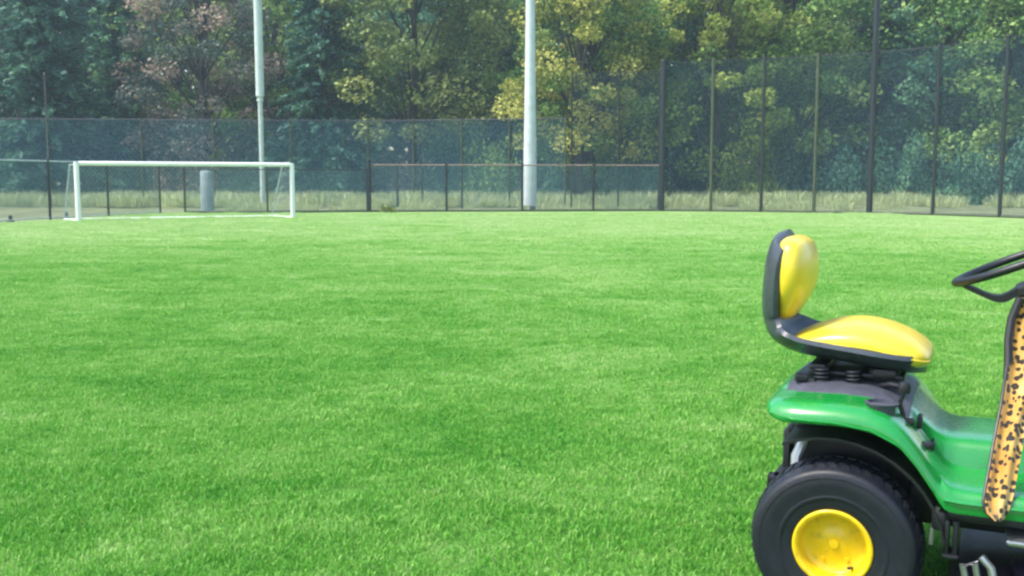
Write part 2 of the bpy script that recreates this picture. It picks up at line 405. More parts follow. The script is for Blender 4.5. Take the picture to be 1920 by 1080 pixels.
def shrub_mesh(H, Rr, n):
    d = rng.normal(size=(n, 3)); d /= np.linalg.norm(d, axis=1)[:, None]; d[:, 2] = np.abs(d[:, 2])
    lob = 1+.25*np.sin(3*np.arctan2(d[:, 1], d[:, 0])+2)+.2*np.sin(5*d[:, 0]+4*d[:, 2])
    p = d*(rng.uniform(.1, 1, n)**.5*lob)[:, None]*np.array([Rr, Rr, H]); 
    st = MB()
    for q in range(5):
        a = q*1.26; st.tube([(0, 0, 0), (math.cos(a)*Rr*.3, math.sin(a)*Rr*.3, H*.5), (math.cos(a)*Rr*.6, math.sin(a)*Rr*.6, H*.85)], [.03, .02, .006], 5)
    return st, cards_mesh('foliage', rot_cards(p, .12*rng.uniform(.6, 1.5, n), .6, .2), np.clip(.4+.3*np.sin(7*d[:, 0]+3*d[:, 2])+rng.normal(size=n)*.2, 0, 1))
def proto(tr, cm):
    tm = bpy.data.meshes.new('trunk'); tm.from_pydata(tr.V, [], tr.F); tm.update()
    tm.polygons.foreach_set('use_smooth', [True]*len(tm.polygons)); tm.materials.append(M['bark'])
    return tm, cm
PB = [proto(*broadleaf(15, 4.6, 1.6, 125, 230, .21)), proto(*broadleaf(17, 5.2, 1.9, 140, 230, .22)),
      proto(*broadleaf(13, 4.4, 1.0, 115, 220, .19)), proto(*broadleaf(14, 4.2, 2.8, 100, 190, .18, 1))]
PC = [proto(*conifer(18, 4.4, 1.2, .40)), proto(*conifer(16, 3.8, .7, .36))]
PS = [proto(*shrub_mesh(1.8, 1.7, 5200)), proto(*shrub_mesh(1.3, 1.9, 4800))]
def tree(kind, px, depth, pr, mat, label, group, s=1.0, sz=None, rz=None):
    x = (px-960)/F*(depth*math.cos(PITCH)) ; nm = {'b': 'broadleaf_tree', 'c': 'conifer_tree', 's': 'shrub'}[kind]
    tm, cm = {'b': PB, 'c': PC, 's': PS}[kind][pr]
    r = empty(nm, (x, depth, ground_z(x, depth)-.05), rng.uniform(0, 6.28) if rz is None else rz)
    r.scale = (s, s, sz or s)
    tag(r, label, 'shrub' if kind == 's' else 'tree', group)
    link(bpy.data.objects.new('stem' if kind == 's' else 'trunk', tm), r)
    c = link(bpy.data.objects.new('foliage' if kind == 's' else 'crown', cm), r)
    c.material_slots[0].link = 'OBJECT'; c.material_slots[0].material = LM[mat]
    return r
GF, GB_, GS = 'trees along the front of the wood', 'trees deeper in the wood', 'shrubs under the front trees'
front = [
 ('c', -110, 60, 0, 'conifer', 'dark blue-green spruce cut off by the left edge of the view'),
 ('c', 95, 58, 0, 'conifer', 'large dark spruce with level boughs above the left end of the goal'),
 ('c', 235, 63, 1, 'teal', 'slimmer teal spruce between the big left spruce and the brown-tinged tree'),
 ('b', 385, 60, 3, 'brown', 'thinning brownish tree just left of the thin stepped pole'),
 ('b', 520, 66, 0, 'green', 'fresh green tree whose crown shows right behind the thin stepped pole'),
 ('c', 610, 58, 1, 'conifer', 'dense dark spruce between the stepped pole and the olive tree'),
 ('b', 775, 60, 1, 'olive', 'big olive-yellow tree left of the thick white mast'),
 ('b', 910, 64, 2, 'green', 'mid green tree close to the left side of the thick white mast'),
 ('c', 1010, 67, 0, 'navy', 'near-black blue spruce directly behind the thick white mast'),
 ('b', 1110, 56, 2, 'green', 'green leafy tree low to the ground right of the thick white mast'),
 ('b', 1340, 56, 0, 'lime', 'broad yellow-green tree behind the first bays of the tall fence'),
 ('b', 1225, 60, 3, 'teal', 'dusky blue-green tree behind the corner post of the tall fence'),
 ('b', 1480, 60, 1, 'green', 'green tree with thin pale top above the fourth post of the tall fence'),
 ('c', 1665, 60, 0, 'navy', 'dark navy spruce standing behind the darkest tall fence post'),
 ('b', 1770, 58, 2, 'teal', 'teal tree behind the tall fence between the last two posts'),
 ('b', 1880, 55, 0, 'green', 'green tree above the steering wheel behind the tall fence'),
 ('b', 2040, 54, 1, 'green', 'green tree cut off by the right edge of the view'),
]
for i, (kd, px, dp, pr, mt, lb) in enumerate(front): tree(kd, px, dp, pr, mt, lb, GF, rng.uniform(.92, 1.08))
# a golden-leaved young tree that leans out high right of the mast
tree('b', 1085, 53.5, 3, 'gold', 'golden-leaved airy tree hanging out right of the thick white mast', GF, .95, 1.02)
tree('b', 1290, 62, 1, 'lime', 'taller yellow-green tree rising behind the broad yellow-green one', GF, 1.05)
tree('b', 1830, 63, 1, 'lime', 'tall yellow-green tree topping the teal trees at upper right', GF, 1.12)
back = [(-200, 76, 'c', 0, 'conifer', 'spruce in the back row beyond the left edge of the goal'),
 (20, 72, 'b', 1, 'teal', 'teal tree in the back row behind the large left spruce'),
 (170, 78, 'c', 0, 'conifer', 'tall spruce in the back row behind the slimmer teal spruce'),
 (330, 74, 'b', 0, 'green', 'green tree in the back row over the left half of the goal'),
 (455, 77, 'b', 1, 'olive', 'olive tree in the back row left of the thin stepped pole'),
 (560, 80, 'c', 0, 'navy', 'dark spruce in the back row behind the fresh green tree'),
 (690, 76, 'b', 0, 'teal', 'teal tree in the back row left of the olive-yellow tree'),
 (850, 78, 'b', 1, 'teal', 'teal tree in the back row right of the olive-yellow tree'),
 (960, 80, 'c', 1, 'conifer', 'spruce in the back row left of the thick white mast'),
 (1080, 75, 'b', 1, 'navy', 'shadowy tree in the back row behind the golden tree'),
 (1190, 78, 'c', 0, 'conifer', 'spruce in the back row above the gap left of the corner post'),
 (1420, 76, 'b', 0, 'green', 'green tree in the back row between the yellow-green and the pale-topped trees'),
 (1560, 78, 'b', 1, 'olive', 'olive tree in the back row right of the pale-topped green tree'),
 (1720, 80, 'c', 1, 'conifer', 'spruce in the back row behind the navy one'),
 (1930, 76, 'b', 0, 'green', 'green tree in the back row above the steering wheel'),
 (2120, 72, 'b', 1, 'teal', 'teal tree in the back row past the right edge of the view')]
for px, dp, kd, pr, mt, lb in back: tree(kd, px, dp, pr, mt, lb, GB_, rng.uniform(1.0, 1.15))
shr = [(40, 57, 'teal', 'teal shrub under the large left spruce'), (205, 60, 'navy', 'dark shrub seen through the left part of the goal mouth'),
 (345, 58, 'brown', 'brownish shrub seen through the middle of the goal mouth'), (470, 61, 'teal', 'teal shrub seen at the right end of the goal mouth'),
 (615, 57, 'teal', 'teal shrub at the foot of the dense dark spruce'), (740, 59, 'brown', 'brownish shrub under the olive-yellow tree'),
 (850, 58, 'teal', 'teal shrub behind the short gate-like fence bay'), (925, 56, 'green', 'green shrub left of the foot of the white mast'),
 (1060, 57, 'teal', 'teal shrub right of the foot of the white mast'), (1190, 54, 'conifer', 'blue-green shrub left of the tall fence corner post'),
 (1300, 58, 'navy', 'dark shrub right of the tall fence corner post'), (1390, 55, 'lime', 'yellow-green shrub behind the second bay of the tall fence'),
 (1490, 57, 'teal', 'teal shrub behind the fourth bay of the tall fence'), (1590, 54, 'conifer', 'blue-green shrub left of the darkest tall fence post'),
 (1690, 53, 'teal', 'teal shrub right of the darkest tall fence post'), (1800, 51, 'teal', 'teal shrub above the seat end of the tall fence'),
 (1900, 49, 'conifer', 'blue-green shrub at the far right behind the tall fence')]
for i, (px, dp, mt, lb) in enumerate(shr): tree('s', px, dp, i % 2, mt, lb, GS, rng.uniform(.95, 1.3), rng.uniform(1.4, 2.3))
# far mass of woodland that closes the background
n = 60000
x = rng.uniform(-75, 75, n); y = rng.uniform(86, 104, n); topz = 21+4*np.sin(x*.21)+3*np.sin(x*.57+1)
z = 1+rng.uniform(0, 1, n)**.8*topz
cl = np.sin(x*.9)+np.sin(z*1.1+x*.3)+np.sin(y*.8)
me = cards_mesh('far_wood', rot_cards(np.stack([x, y, z], 1), rng.uniform(.6, 1.3, n), .7, .2), np.clip(.35+.12*cl+rng.normal(size=n)*.15, 0, 1))
o = link(bpy.data.objects.new('far_wood', me)); me.materials[0] = LM['conifer']
tag(o, 'dark solid mass of woodland closing the view behind all the trees', 'wood', kind='stuff')

# ------------------------------------------------------------ fences
def fence(label, pts, H, postm, wirem, rails, pr=.03, thick=()):
    r = empty('wire_fence', (pts[0][0], pts[0][1], 0)); tag(r, label, 'fence')
    ox, oy = pts[0][:2]
    for i, p in enumerate(pts):
        x, y = p[0]-ox, p[1]-oy; hh = H if len(p) < 3 else p[2]
        q = pr*(1.75 if i in thick else 1)
        b = MB(); b.lathe([(0, -.3), (q, -.3), (q, hh+.02), (q*1.25, hh+.025), (q*1.1, hh+.06), (0, hh+.08)], 12, 'Z', (x, y, 0))
        b.build('post', postm if len(p) < 4 else p[3], r)
    for i in range(len(pts)-1):
        a = Vector((pts[i][0]-ox, pts[i][1]-oy, 0)); c = Vector((pts[i+1][0]-ox, pts[i+1][1]-oy, 0)); L = (c-a).length
        d = (c-a).normalized(); rz = math.atan2(d.y, d.x)
        mo = mesh_obj('mesh_panel', [(0, 0, .03), (L, 0, .03), (L, 0, H-.01), (0, 0, H-.01)], [(0, 1, 2, 3)], wirem, r, False)
        nrm = Vector((-d.y, d.x, 0)); mo.location = a + nrm*(pr+.004); mo.rotation_euler = (0, 0, rz)
        for (z, rr, m_) in rails:
            b = MB(); b.tube([a+Vector((0, 0, z))+d*pr, c+Vector((0, 0, z))-d*pr], rr, 8); b.build('rail', m_, r)
    return r
left = [(-17.0, 27.2), (-15.9, 30.6), (-15.33, 33.7), (-14.7, 37.0), (-13.95, 40.3)]
fence('low wire fence running away along the left side of the pitch', left, 1.95, M['post'], M['wirelow'], [(1.93, .025, M['rail']), (.06, .02, M['rail'])], .042)
mid1 = [(-13.0, 40.4), (-9.74, 40.5), (-5.92, 41.6)]
fence('low wire fence behind the goal, ending at the thick black post', mid1, 1.75, M['post'], M['wirelow'], [(1.73, .022, M['post']), (.05, .05, M['olive'])], .04)
mid2 = [(-5.84, 41.62, 2.1), (-2.7, 41.9), (.42, 42.2), (3.4, 42.5), (6.22, 42.8)]
fence('low wire fence with faded brown top rail between the black post and the tall fence', mid2, 1.95, M['post'], M['wirelow'], [(1.92, .028, M['rust']), (.05, .045, M['olive'])], .045, (0,))
tp = [(1242, 42.85), (1335, 42.3), (1430, 41.6), (1530, 40.7), (1635, 39.6), (1755, 37.9), (1882, 35.6), (2030, 33.0)]
def onray(px, dp, z=3): return ((px-960)/F*(dp*math.cos(PITCH)-(z-CAM_H)*math.sin(PITCH)), dp)
tall = [onray(px, dp) for px, dp in tp]
fence('tall green wire ball fence bending towards the viewer on the right', [(p[0], p[1], 8.6 if i == 4 else 6.2, M['olive'] if i in (1, 3) else M['post']) for i, p in enumerate(tall)], 6.2,
      M['post'], M['wire'], [(6.18, .012, M['post']), (.05, .045, M['olive'])], .068, (0, 4))
tall2 = [onray(px, dp) for px, dp in ((1072, 44.2), (1160, 44.0), (1236, 43.6))]
fence('tall wire ball fence bays just left of the corner post', [(p[0], p[1], 5.9) for p in tall2], 5.9, M['post'], M['wire'], [(5.88, .012, M['post'])], .04)
farp = [onray(px, dp) for px, dp in ((-190, 46), (-60, 46.4), (90, 46.9), (265, 47.3), (400, 47.6), (545, 48), (690, 48.2), (775, 47.9), (866, 47.5), (955, 47), (1060, 46.4))]
fr = fence('tall blue-green wire fence standing far back, from behind the goal past the white mast', farp, 4.1, M['olive'], M['wirefar'], [(4.08, .022, M['mat'])], .035)
side = [(9.0, 47), (12.2, 47.3), (15.4, 47.5)]
# short dark posts seen beyond the low fence
for px in (745, 792, 866):
    p = onray(px, 46.5, 1)
    b = MB(); b.lathe([(0, -.3), (.05, -.3), (.05, 1.72), (.075, 1.73), (.06, 1.86), (0, 1.88)], 10, 'Z')
    o = b.build('marker_post', M['post']); o.location = (p[0], p[1], 0)
    tag(o, {745: 'short dark post with knob just right of the black fence post', 792: 'short dark post, middle one of three beyond the brown rail', 866: 'short dark post nearest the white mast beyond the brown rail'}[px], 'post', 'short posts beyond the low fence')

# ------------------------------------------------------------ masts
def mast(name, px, dp, prof, mat, label, cat):
    p = onray(px, dp, 4); r = empty(name, (p[0], p[1], 0)); tag(r, label, cat)
    b = MB(); b.lathe([(0, .1)] + prof + [(0, prof[-1][1])], 24, 'Z'); b.build('shaft', mat, r)
    b = MB(); b.lathe([(0, -.2), (prof[0][0]*1.9, -.2), (prof[0][0]*1.9, .16), (prof[0][0]*1.6, .2), (0, .2)], 20, 'Z'); b.build('footing', M['mat'], r)
    return r
r = mast('floodlight_mast', 994, 44.6, [(.29, .1), (.285, 2.1), (.255, 4), (.205, 8), (.18, 12), (.15, 15)], M['pole'], 'thick white mast rising out of view behind the low fence near the centre', 'mast')
for s in (-1, 1):
    b = MB(); b.box(-.5+s*.6, .5+s*.6, -.25, .25, 14.6, 15.3, None, .05); b.build('floodlight', M['rail'], r)
b = MB(); b.box(-1.2, 1.2, -.06, .06, 14.3, 14.42, None, .01); b.build('crossarm', M['rail'], r)
r = mast('stepped_pole', 489, 47.2, [(.11, .1), (.11, 5.0), (.12, 5.06), (.19, 5.14), (.19, 8), (.18, 12)], M['polegreen'], 'thin pale green pole with a thicker upper length right of the goal centre', 'pole')
b = MB(); b.lathe([(.112, 0), (.15, 0), (.15, .12), (.112, .12)], 20, 'Z', (0, 0, 4.9)); b.build('collar', M['polegreen'], r)
p = onray(88, 50, 4); b = MB(); b.lathe([(0, .0), (.05, 0), (.045, 6.4), (.055, 6.42), (0, 6.5)], 12, 'Z')
o = b.build('thin_pole', M['mat']); o.location = (p[0], p[1], 0); tag(o, 'thin faint grey pole in front of the large left spruce', 'pole')
p = onray(388, 43.5, 1); b = MB(); b.lathe([(0, 0), (.28, 0), (.27, 1.62), (.22, 1.7), (0, 1.72)], 16, 'Z')
o = b.build('pale_bollard', M['mat2']); o.location = (p[0], p[1], 0); tag(o, 'pale stout post seen through the middle of the goal', 'post')

# ------------------------------------------------------------ goal
gl, gr = Vector((-13.62, 31.9, 0)), Vector((-7.55, 35.0, 0))
g = empty('football_goal', gl); tag(g, 'white football goal with net in front of the low fence', 'goal')
d = gr-gl; GH = 1.83; bk = Vector((-1.05, 1.35, 0)); bt = bk*.45
gm = []
def rb(name, pts, rr, mat=M['white']):
    b = MB(); b.tube(pts, rr, 12); return b.build(name, mat, g)
Zv = Vector((0, 0, GH))
rb('upright', [Vector((0, 0, -.02)), Zv+Vector((0, 0, .055))], .078); rb('upright', [d+Vector((0, 0, -.02)), d+Zv+Vector((0, 0, .055))], .078)
dn = d.normalized()
rb('crossbar', [Zv+dn*.076, d+Zv-dn*.076], .07)
up = Vector((0, 0, .03))
rb('ground_bar', [bk+up, bk+d+up], .03)
for q in (Vector(), d):
    rb('side_bar', [q+up, q+bk*.98+up], .032)
    rb('stay', [q+Zv*.98, q+bt+Zv*.98, q+bk+up], .022, M['rail'])
V, Fc = [], []
N1, N2 = 24, 8
prof = [Vector((0, 0, GH-.03)), bt+Vector((0, 0, GH-.04)), bt+Vector((0, 0, GH-.1)), bk*.7+Vector((0, 0, GH*.55)), bk*.97+Vector((0, 0, .05))]
for i in range(N1+1):
    for j, q in enumerate(prof):
        sag = -.05*math.sin(math.pi*i/N1*4)**2 if j in (1, 2) else 0
        V.append(q + d*(i/N1) + Vector((0, 0, sag)))
m = len(prof)
Fc = [(i*m+j, (i+1)*m+j, (i+1)*m+j+1, i*m+j+1) for i in range(N1) for j in range(m-1)]
# side panels
for q in (Vector(), d):
    b0 = len(V); V += [q+Vector((0, 0, .05)), q+bk*.97+Vector((0, 0, .05)), q+bk*.7+Vector((0, 0, GH*.55)), q+bt+Vector((0, 0, GH-.06)), q+Vector((0, 0, GH-.04))]
    Fc.append(tuple(b0+i for i in range(5)))
mesh_obj('net', V, Fc, M['netmat'], g, False)
for px, dd in ((20, 31.9), (125, 35.2)):
    p = onray(px, dd, 0); b = MB(); b.lathe([(0, 0), (.12, 0), (.115, .05), (.06, .08), (.05, .2), (0, .22)], 14, 'Z')
    o = b.build('ground_anchor', M['black']); o.location = (p[0], p[1], 0)
    tag(o, 'small black weight on the grass ' + ('at the foot of the left fence' if px == 20 else 'behind the left goal upright'), 'weight')
p = onray(727, 41.3, 0); st, cm = shrub_mesh(.3, .35, 260)
c = link(bpy.data.objects.new('weed_clump', cm)); cm.materials[0] = LM['olive']; c.location = (p[0], p[1], 0); tag(c, 'small dark weed clump at the foot of the low fence right of the black post', 'plant')

# ------------------------------------------------------------ lawn tractor (local X forward, Y to its left, Z up)
YAW = R(25)
T = empty('lawn_tractor', (1.1165, 3.2666, 0), -YAW)
tag(T, 'green and yellow ride-on lawn tractor with an empty yellow seat parked on the grass', 'lawn tractor')
def lathe_y(prof, n, c): b = MB(); b.lathe(prof, n, 'Y', c); return b
def wheel(name, c, Rt, wd, Rr, sgn, lug, label=None):
    """sgn -1: outer face towards -Y"""
    hw = wd/2; s = sgn
    prof = spline([(Rr*.98, -hw*.80), (Rr*1.10, -hw*.97), (Rr+(Rt-Rr)*.28, -hw*1.02), (Rr+(Rt-Rr)*.30, -hw*1.045), (Rr+(Rt-Rr)*.36, -hw*1.05), (Rr+(Rt-Rr)*.38, -hw*1.035), (Rr+(Rt-Rr)*.6, -hw*1.06), (Rr+(Rt-Rr)*.74, -hw*1.045), (Rr+(Rt-Rr)*.76, -hw*1.055), (Rt*.93, -hw*.99), (Rt*.965, -hw*.80), (Rt*.992, -hw*.4), (Rt, 0)], 5)
    prof = prof + [(r, -h) for r, h in prof[::-1][1:]]
    b = MB(); nseg = 96
    rings = []
    for kx in range(nseg):
        t = 2*math.pi*kx/nseg; ring = []
        for r, h in prof:
            ring.append((c[0]+r*math.cos(t), c[1]+h, c[2]+r*math.sin(t)))
        rings.append(ring)
    m = len(prof); V = [p for r_ in rings for p in r_]
    Fc = [(i*m+q, ((i+1) % nseg)*m+q, ((i+1) % nseg)*m+q+1, i*m+q+1) for i in range(nseg) for q in range(m-1)]
    b.add(V, [f[::-1] for f in Fc])
    # turf lugs: small chevron blocks over tread and shoulder
    nl = lug
    for i in range(nl):
        for row, (h0, h1) in enumerate(((-.93, -.62), (-.52, -.1), (.1, .52), (.62, .93))):
            t0 = 2*math.pi*(i+.5*(row % 2))/nl; sk = (.35 if row in (0, 2) else -.35)*2*math.pi/nl
            dt = 2*math.pi/nl*.30; pts = []
            for up_ in (-.004, .0045):
                for (hh, tt) in ((h0, -dt), (h1, -dt+sk), (h1, dt+sk), (h0, dt)):
                    rr = interp([(-1.0, Rt*.90), (-.8, Rt*.965), (-.4, Rt*.992), (0, Rt), (.4, Rt*.992), (.8, Rt*.965), (1.0, Rt*.90)], hh)+up_
                    pts.append((c[0]+rr*math.cos(t0+tt), c[1]+hh*hw, c[2]+rr*math.sin(t0+tt)))
            b.add(pts, [(3, 2, 1, 0), (4, 5, 6, 7), (0, 1, 5, 4), (1, 2, 6, 5), (2, 3, 7, 6), (3, 0, 4, 7)])
    W_ = empty(name, (0, 0, 0)); W_.parent = T
    if label: W_['label'] = label
    b.build('tyre', M['rubber'], W_, auto=28)
    o_ = s*hw
    rp = [(Rr*1.0, .80), (Rr*1.06, .92), (Rr*1.08, .99), (Rr*1.03, 1.03), (Rr*.95, 1.0), (Rr*.90, .9), (Rr*.86, .62), (Rr*.80, .54), (Rr*.62, .50), (Rr*.45, .51), (Rr*.30, .55), (Rr*.18, .57), (0.001, .575)]
    b = MB(); pr = spline(rp, 4); b.lathe([(max(r, .001), h*o_) for r, h in pr], 64, 'Y', c)
    b.build('rim', M['rim'], W_, auto=50)
    b = MB()
    b.lathe([(.001, o_*.66), (Rr*.12, o_*.65), (Rr*.14, o_*.62), (Rr*.14, o_*.5)], 20, 'Y', c)
    b.build('hub_cap', M['rim'], W_)
    for q in range(5):
        b = MB(); a = q*2*math.pi/5+.4; cx, cz = c[0]+Rr*.56*math.cos(a), c[2]+Rr*.56*math.sin(a)
        b.lathe([(.001, o_*.56), (Rr*.055, o_*.56), (Rr*.062, o_*.46)], 10, 'Y', (cx, c[1], cz))
        b.build('wheel_bolt', M['rim'], W_)
    a = -.9; b = MB(); b.tube([(c[0]+Rr*.8*math.cos(a), c[1]+o_*.55, c[2]+Rr*.8*math.sin(a)), (c[0]+Rr*.7*math.cos(a), c[1]+o_*.85, c[2]+Rr*.7*math.sin(a))], .005, 8)
    b.build('valve', M['black'], W_)
    return W_
wheel('rear_wheel', (.006, -.345, .250), .244, .20, .106, -1, 44)
wheel('rear_wheel', (.006, .345, .250), .244, .20, .106, 1, 44)
wheel('front_wheel', (1.28, -.36, .19), .19, .15, .095, -1, 30)
wheel('front_wheel', (1.28, .36, .19), .19, .15, .095, 1, 30)

# -- fender deck, foot rests and centre tunnel: one moulded green body
top_o = [(-.215, .640), (-.205, .652), (-.19, .660), (-.12, .668), (0, .672), (.08, .668), (.13, .655), (.17, .632), (.20, .603), (.235, .560), (.265, .518), (.29, .487), (.315, .468), (.36, .462), (1.0, .462)]
top_i = [(-.215, .645), (-.205, .660), (-.19, .670), (-.12, .680), (0, .684), (.08, .680), (.13, .668), (.17, .648), (.20, .625), (.235, .592), (.265, .566), (.29, .553), (.315, .548), (.36, .549), (1.0, .549)]
bot = [(-.215, .632), (-.20, .615), (-.15, .606), (-.10, .609), (0, .612), (.06, .609), (.113, .598), (.15, .583), (.185, .560), (.228, .512), (.25, .480), (.272, .448), (.29, .420), (.305, .402), (.33, .398), (1.0, .398)]
wid = [(-.215, .33), (-.205, .375), (-.19, .405), (-.165, .428), (-.12, .444), (-.05, .45), (.3, .45), (1.0, .45)]
st = [-.215, -.21, -.203, -.195, -.185, -.17, -.15, -.12, -.08, -.04, 0, .04, .08, .105, .13, .15, .17, .185, .20, .217, .235, .25, .265, .278, .29, .302, .315, .335, .36, .42, .5, .6, .7, .8, .9, 1.0]
rings = []
for x in st:
    w_, zo, zi, zb = interp(wid, x), interp(top_o, x), interp(top_i, x), interp(bot, x)
    hgt = zo-zb; rs = min(.085, max(.02, hgt*1.25)) if x < .3 else .03
    half = [(-w_+.012, zb), (-w_+.002, zb+.004), (-w_, zb+hgt*.2), (-w_+rs*.04, zb+hgt*.45), (-w_+rs*.18, zb+hgt*.68), (-w_+rs*.42, zb+hgt*.86), (-w_+rs*.75, zb+hgt*.96), (-w_+rs*1.15, zo),
            (-.315, zo+(.002 if x < .3 else 0)), (-.235, zo+(zi-zo)*.35*(1 if x < .2 else 0)), (-.21, zo+(zi-zo)*(.6 if x < .2 else .12)), (-.195, zo+(zi-zo)*.72), (-.18, zo+(zi-zo)*.95), (-.15, zi), (-.07, zi+.002)]
    pts = half+[(-y, z) for y, z in half[::-1]]
    rings.append([(x, y, z) for y, z in pts])
# inner wall gives the moulding thickness
def shell_from(rings, th):
    out = []
    for r in rings:
        nn = len(r); inner = []
        for i, p in enumerate(r):
            a = Vector(r[max(0, i-1)]); b_ = Vector(r[min(nn-1, i+1)]); t = (b_-a).normalized(); nrm = Vector((0, -t.z, t.y))
            inner.append(tuple(Vector(p)-nrm*th))
        out.append(list(r)+inner[::-1])
    return out
b = MB(); b.rings(shell_from(rings, .006)); body = b.build('fender_body', M['green'], T, auto=50)
# pressed crease along the skirt and the foot rest edge
b = MB(); b.tube([(.30, -.4515, .438), (.34, -.4525, .434), (1.0, -.4525, .434)], .006, 8); b.build('trim_bead', M['green'], T)
b = MB(); b.tube([(.36, .4525, .434), (1.0, .4525, .434)], .006, 8); b.build('trim_bead', M['green'], T)
for s in (-1, 1):
    b = MB(); b.box(.60, .98, min(s*.25, s*.42), max(s*.25, s*.42), .4625, .470, None, .003)
    for i in range(8): b.box(.615+i*.043, .632+i*.043, min(s*.26, s*.41), max(s*.26, s*.41), .4695, .474, None, .002)
    b.build('foot_mat', M['black'], T)
for x, y in () and ((-.10, -.449), (.06, -.449), (.16, -.449)):
    b = MB(); b.lathe([(.001, -.004), (.007, -.004), (.009, .002)], 12, 'Y', (x, y, .628 if x < .1 else .60)); b.build('fastener', M['black'], T)
b = MB(); b.tube([(-.19, -.407, .628), (-.12, -.4465, .622), (0, -.4525, .624), (.10, -.4525, .612), (.18, -.4525, .575), (.225, -.4525, .525), (.27, -.4525, .462)], .003, 6); b.build('skirt_bead', M['green'], T)
# grey insert on the deck under the seat
ins = []
for x in [-.17+.02*i for i in range(19)]:
    zi, zo = interp(top_i, x), interp(top_o, x); hw = .275 if x > -.15 else .25
    ins.append([(x, -hw, zo+.001), (x, -hw+.01, zo+.008), (x, -.2, zi+.010), (x, 0, zi+.012), (x, .2, zi+.010), (x, hw-.01, zo+.008), (x, hw, zo+.001), (x, 0, zo-.004)])
b = MB(); b.rings(ins); b.build('deck_insert', M['mat'], T)
# inner wheel arches, dark
for s in (-1, 1):
    rr = []
    for i in range(12):
        a = R(8+i*9.8); Rr = .315; x, z = Rr*math.cos(a)-.01, .25+Rr*math.sin(a)*1.0
        z = min(z, interp(bot, x)-.002+.02)
        y0, y1 = s*.20, s*.425
        rr.append([(x, y0, z), (x, y1, z), (x*1.02, y1, z+.008), (x*1.02, y0, z+.008)])
    b = MB(); b.rings(rr); b.box(-.15, .20, min(s*.19, s*.2), max(s*.19, s*.2), .30, .585, None, .01)
    b.build('wheel_arch_liner', M['black'], T)
# frame and running gear
b = MB()
for s in (-1, 1): b.box(-.17, 1.45, s*.15-.012, s*.15+.012, .27, .385, None, .006)
b.box(-.19, -.165, -.17, .17, .30, .52, None, .006); b.box(-.1, .12, -.15, .15, .15, .34, None, .03)
b.box(.28, 1.0, -.40, .40, .365, .392, None, .006)
b.tube([(0, -.26, .25), (0, .26, .25)], .035, 16)
b.box(.27, .31, -.42, -.20, .335, .392, None, .008); b.box(.27, .31, .20, .42, .335, .392, None, .008)
b.build('chassis_frame', M['black'], T)
b = MB(); b.box(-.235, -.165, -.11, .11, .33, .342, None, .003); b.box(-.18, -.168, -.12, .12, .335, .47, None, .003)
b.box(-.215, -.175, -.29, -.24, .375, .40, None, .004); b.box(-.215, -.205, -.29, -.24, .34, .40, None, .003); b.box(-.20, -.17, -.30, -.16, .39, .40, None, .003)
b.build('hitch_plate', M['black'], T)
b = MB(); b.tube([(-.13, -.30, .40), (-.125, -.285, .47), (-.105, -.27, .53)], [.014, .02, .016], 10); b.build('rear_strut', M['steel'], T)
b = MB(); b.tube([(.285, -.40, .40), (.272, -.405, .33), (.27, -.40, .29)], .007, 8); b.build('lift_rod', M['steel'], T)
b = MB(); b.box(.302, .318, -.42, -.36, .27, .37, None, .004); b.box(.325, .341, -.42, -.36, .27, .37, None, .004); b.box(.30, .345, -.43, -.35, .262, .274, None, .004); b.build('hanger_bracket', M['black'], T)

# -- mower deck
dk = []
def dring(z, g_): return [(.66+(.33+g_)*math.copysign(abs(math.cos(t))**.6, math.cos(t)), -.02+(.50+g_)*math.copysign(abs(math.sin(t))**.6, math.sin(t)), z) for t in [2*math.pi*q/56 for q in range(56)]]
b = MB(); b.rings([dring(.085, .01), dring(.09, .018), dring(.10, .012), dring(.155, .0), dring(.175, -.012), dring(.185, -.05), dring(.19, -.12)]); b.build('mower_deck', M['purple'], T, auto=40)
b = MB(); b.lathe([(.14, .188), (.14, .215), (.13, .222), (.045, .225), (.04, .25), (0, .252)], 32, 'Z', (.62, -.24, 0)); b.lathe([(.14, .188), (.14, .215), (.13, .222), (.045, .225), (.04, .25), (0, .252)], 32, 'Z', (.62, .2, 0)); b.build('belt_cover', M['purple'], T)
b = MB()
b.tube([(.37, -.46, .20), (.355, -.46, .262), (.385, -.455, .272), (.40, -.455, .20)], .010, 8)
b.tube([(.40, -.45, .29), (.425, -.455, .265), (.44, -.455, .20)], .011, 8)
b.build('deck_link', M['steel'], T)
b = MB(); b.lathe([(.001, -.018), (.04, -.018), (.05, -.01), (.05, .01), (.04, .018), (.001, .018)], 24, 'Y', (.40, -.50, .115)); b.build('gauge_wheel', M['black'], T)
b = MB(); b.lathe([(.001, -.025), (.013, -.025), (.013, .0)], 12, 'Y', (.425, -.50, .20)); b.build('deck_bolt', M['steel'], T)
b = MB(); b.box(.46, .62, -.47, -.30, .335, .352, None, .006); b.build('brake_bracket', M['steel'], T)

# -- seat suspension
b = MB(); b.box(-.115, .165, -.13, .13, .700, .716, None, .005); b.box(-.10, .12, -.10, .10, .686, .702, None, .004)
b.box(.06, .15, -.13, .13, .69, .735, None, .012); b.box(-.12, -.06, -.15, .15, .715, .74, None, .01); b.box(-.13, -.09, -.2, .2, .682, .70, None, .005)
b.build('seat_bracket', M['black'], T)
for x, y in ((-.075, -.17), (-.075, .17), (.02, -.17), (.02, .17)):
    b = MB(); pts = [(x+.022*math.cos(t), y+.022*math.sin(t), .684+t*.0019) for t in [2*math.pi*i/12 for i in range(48)]]
    b.tube(pts, .0042, 6); b.build('seat_spring', M['black'], T)
b = MB(); b.tube([(.10, -.17, .69), (.13, -.19, .70), (.16, -.19, .695)], .010, 8); b.tube([(-.12, -.2, .70), (-.15, -.21, .705)], .014, 10); b.build('seat_adjuster', M['black'], T)

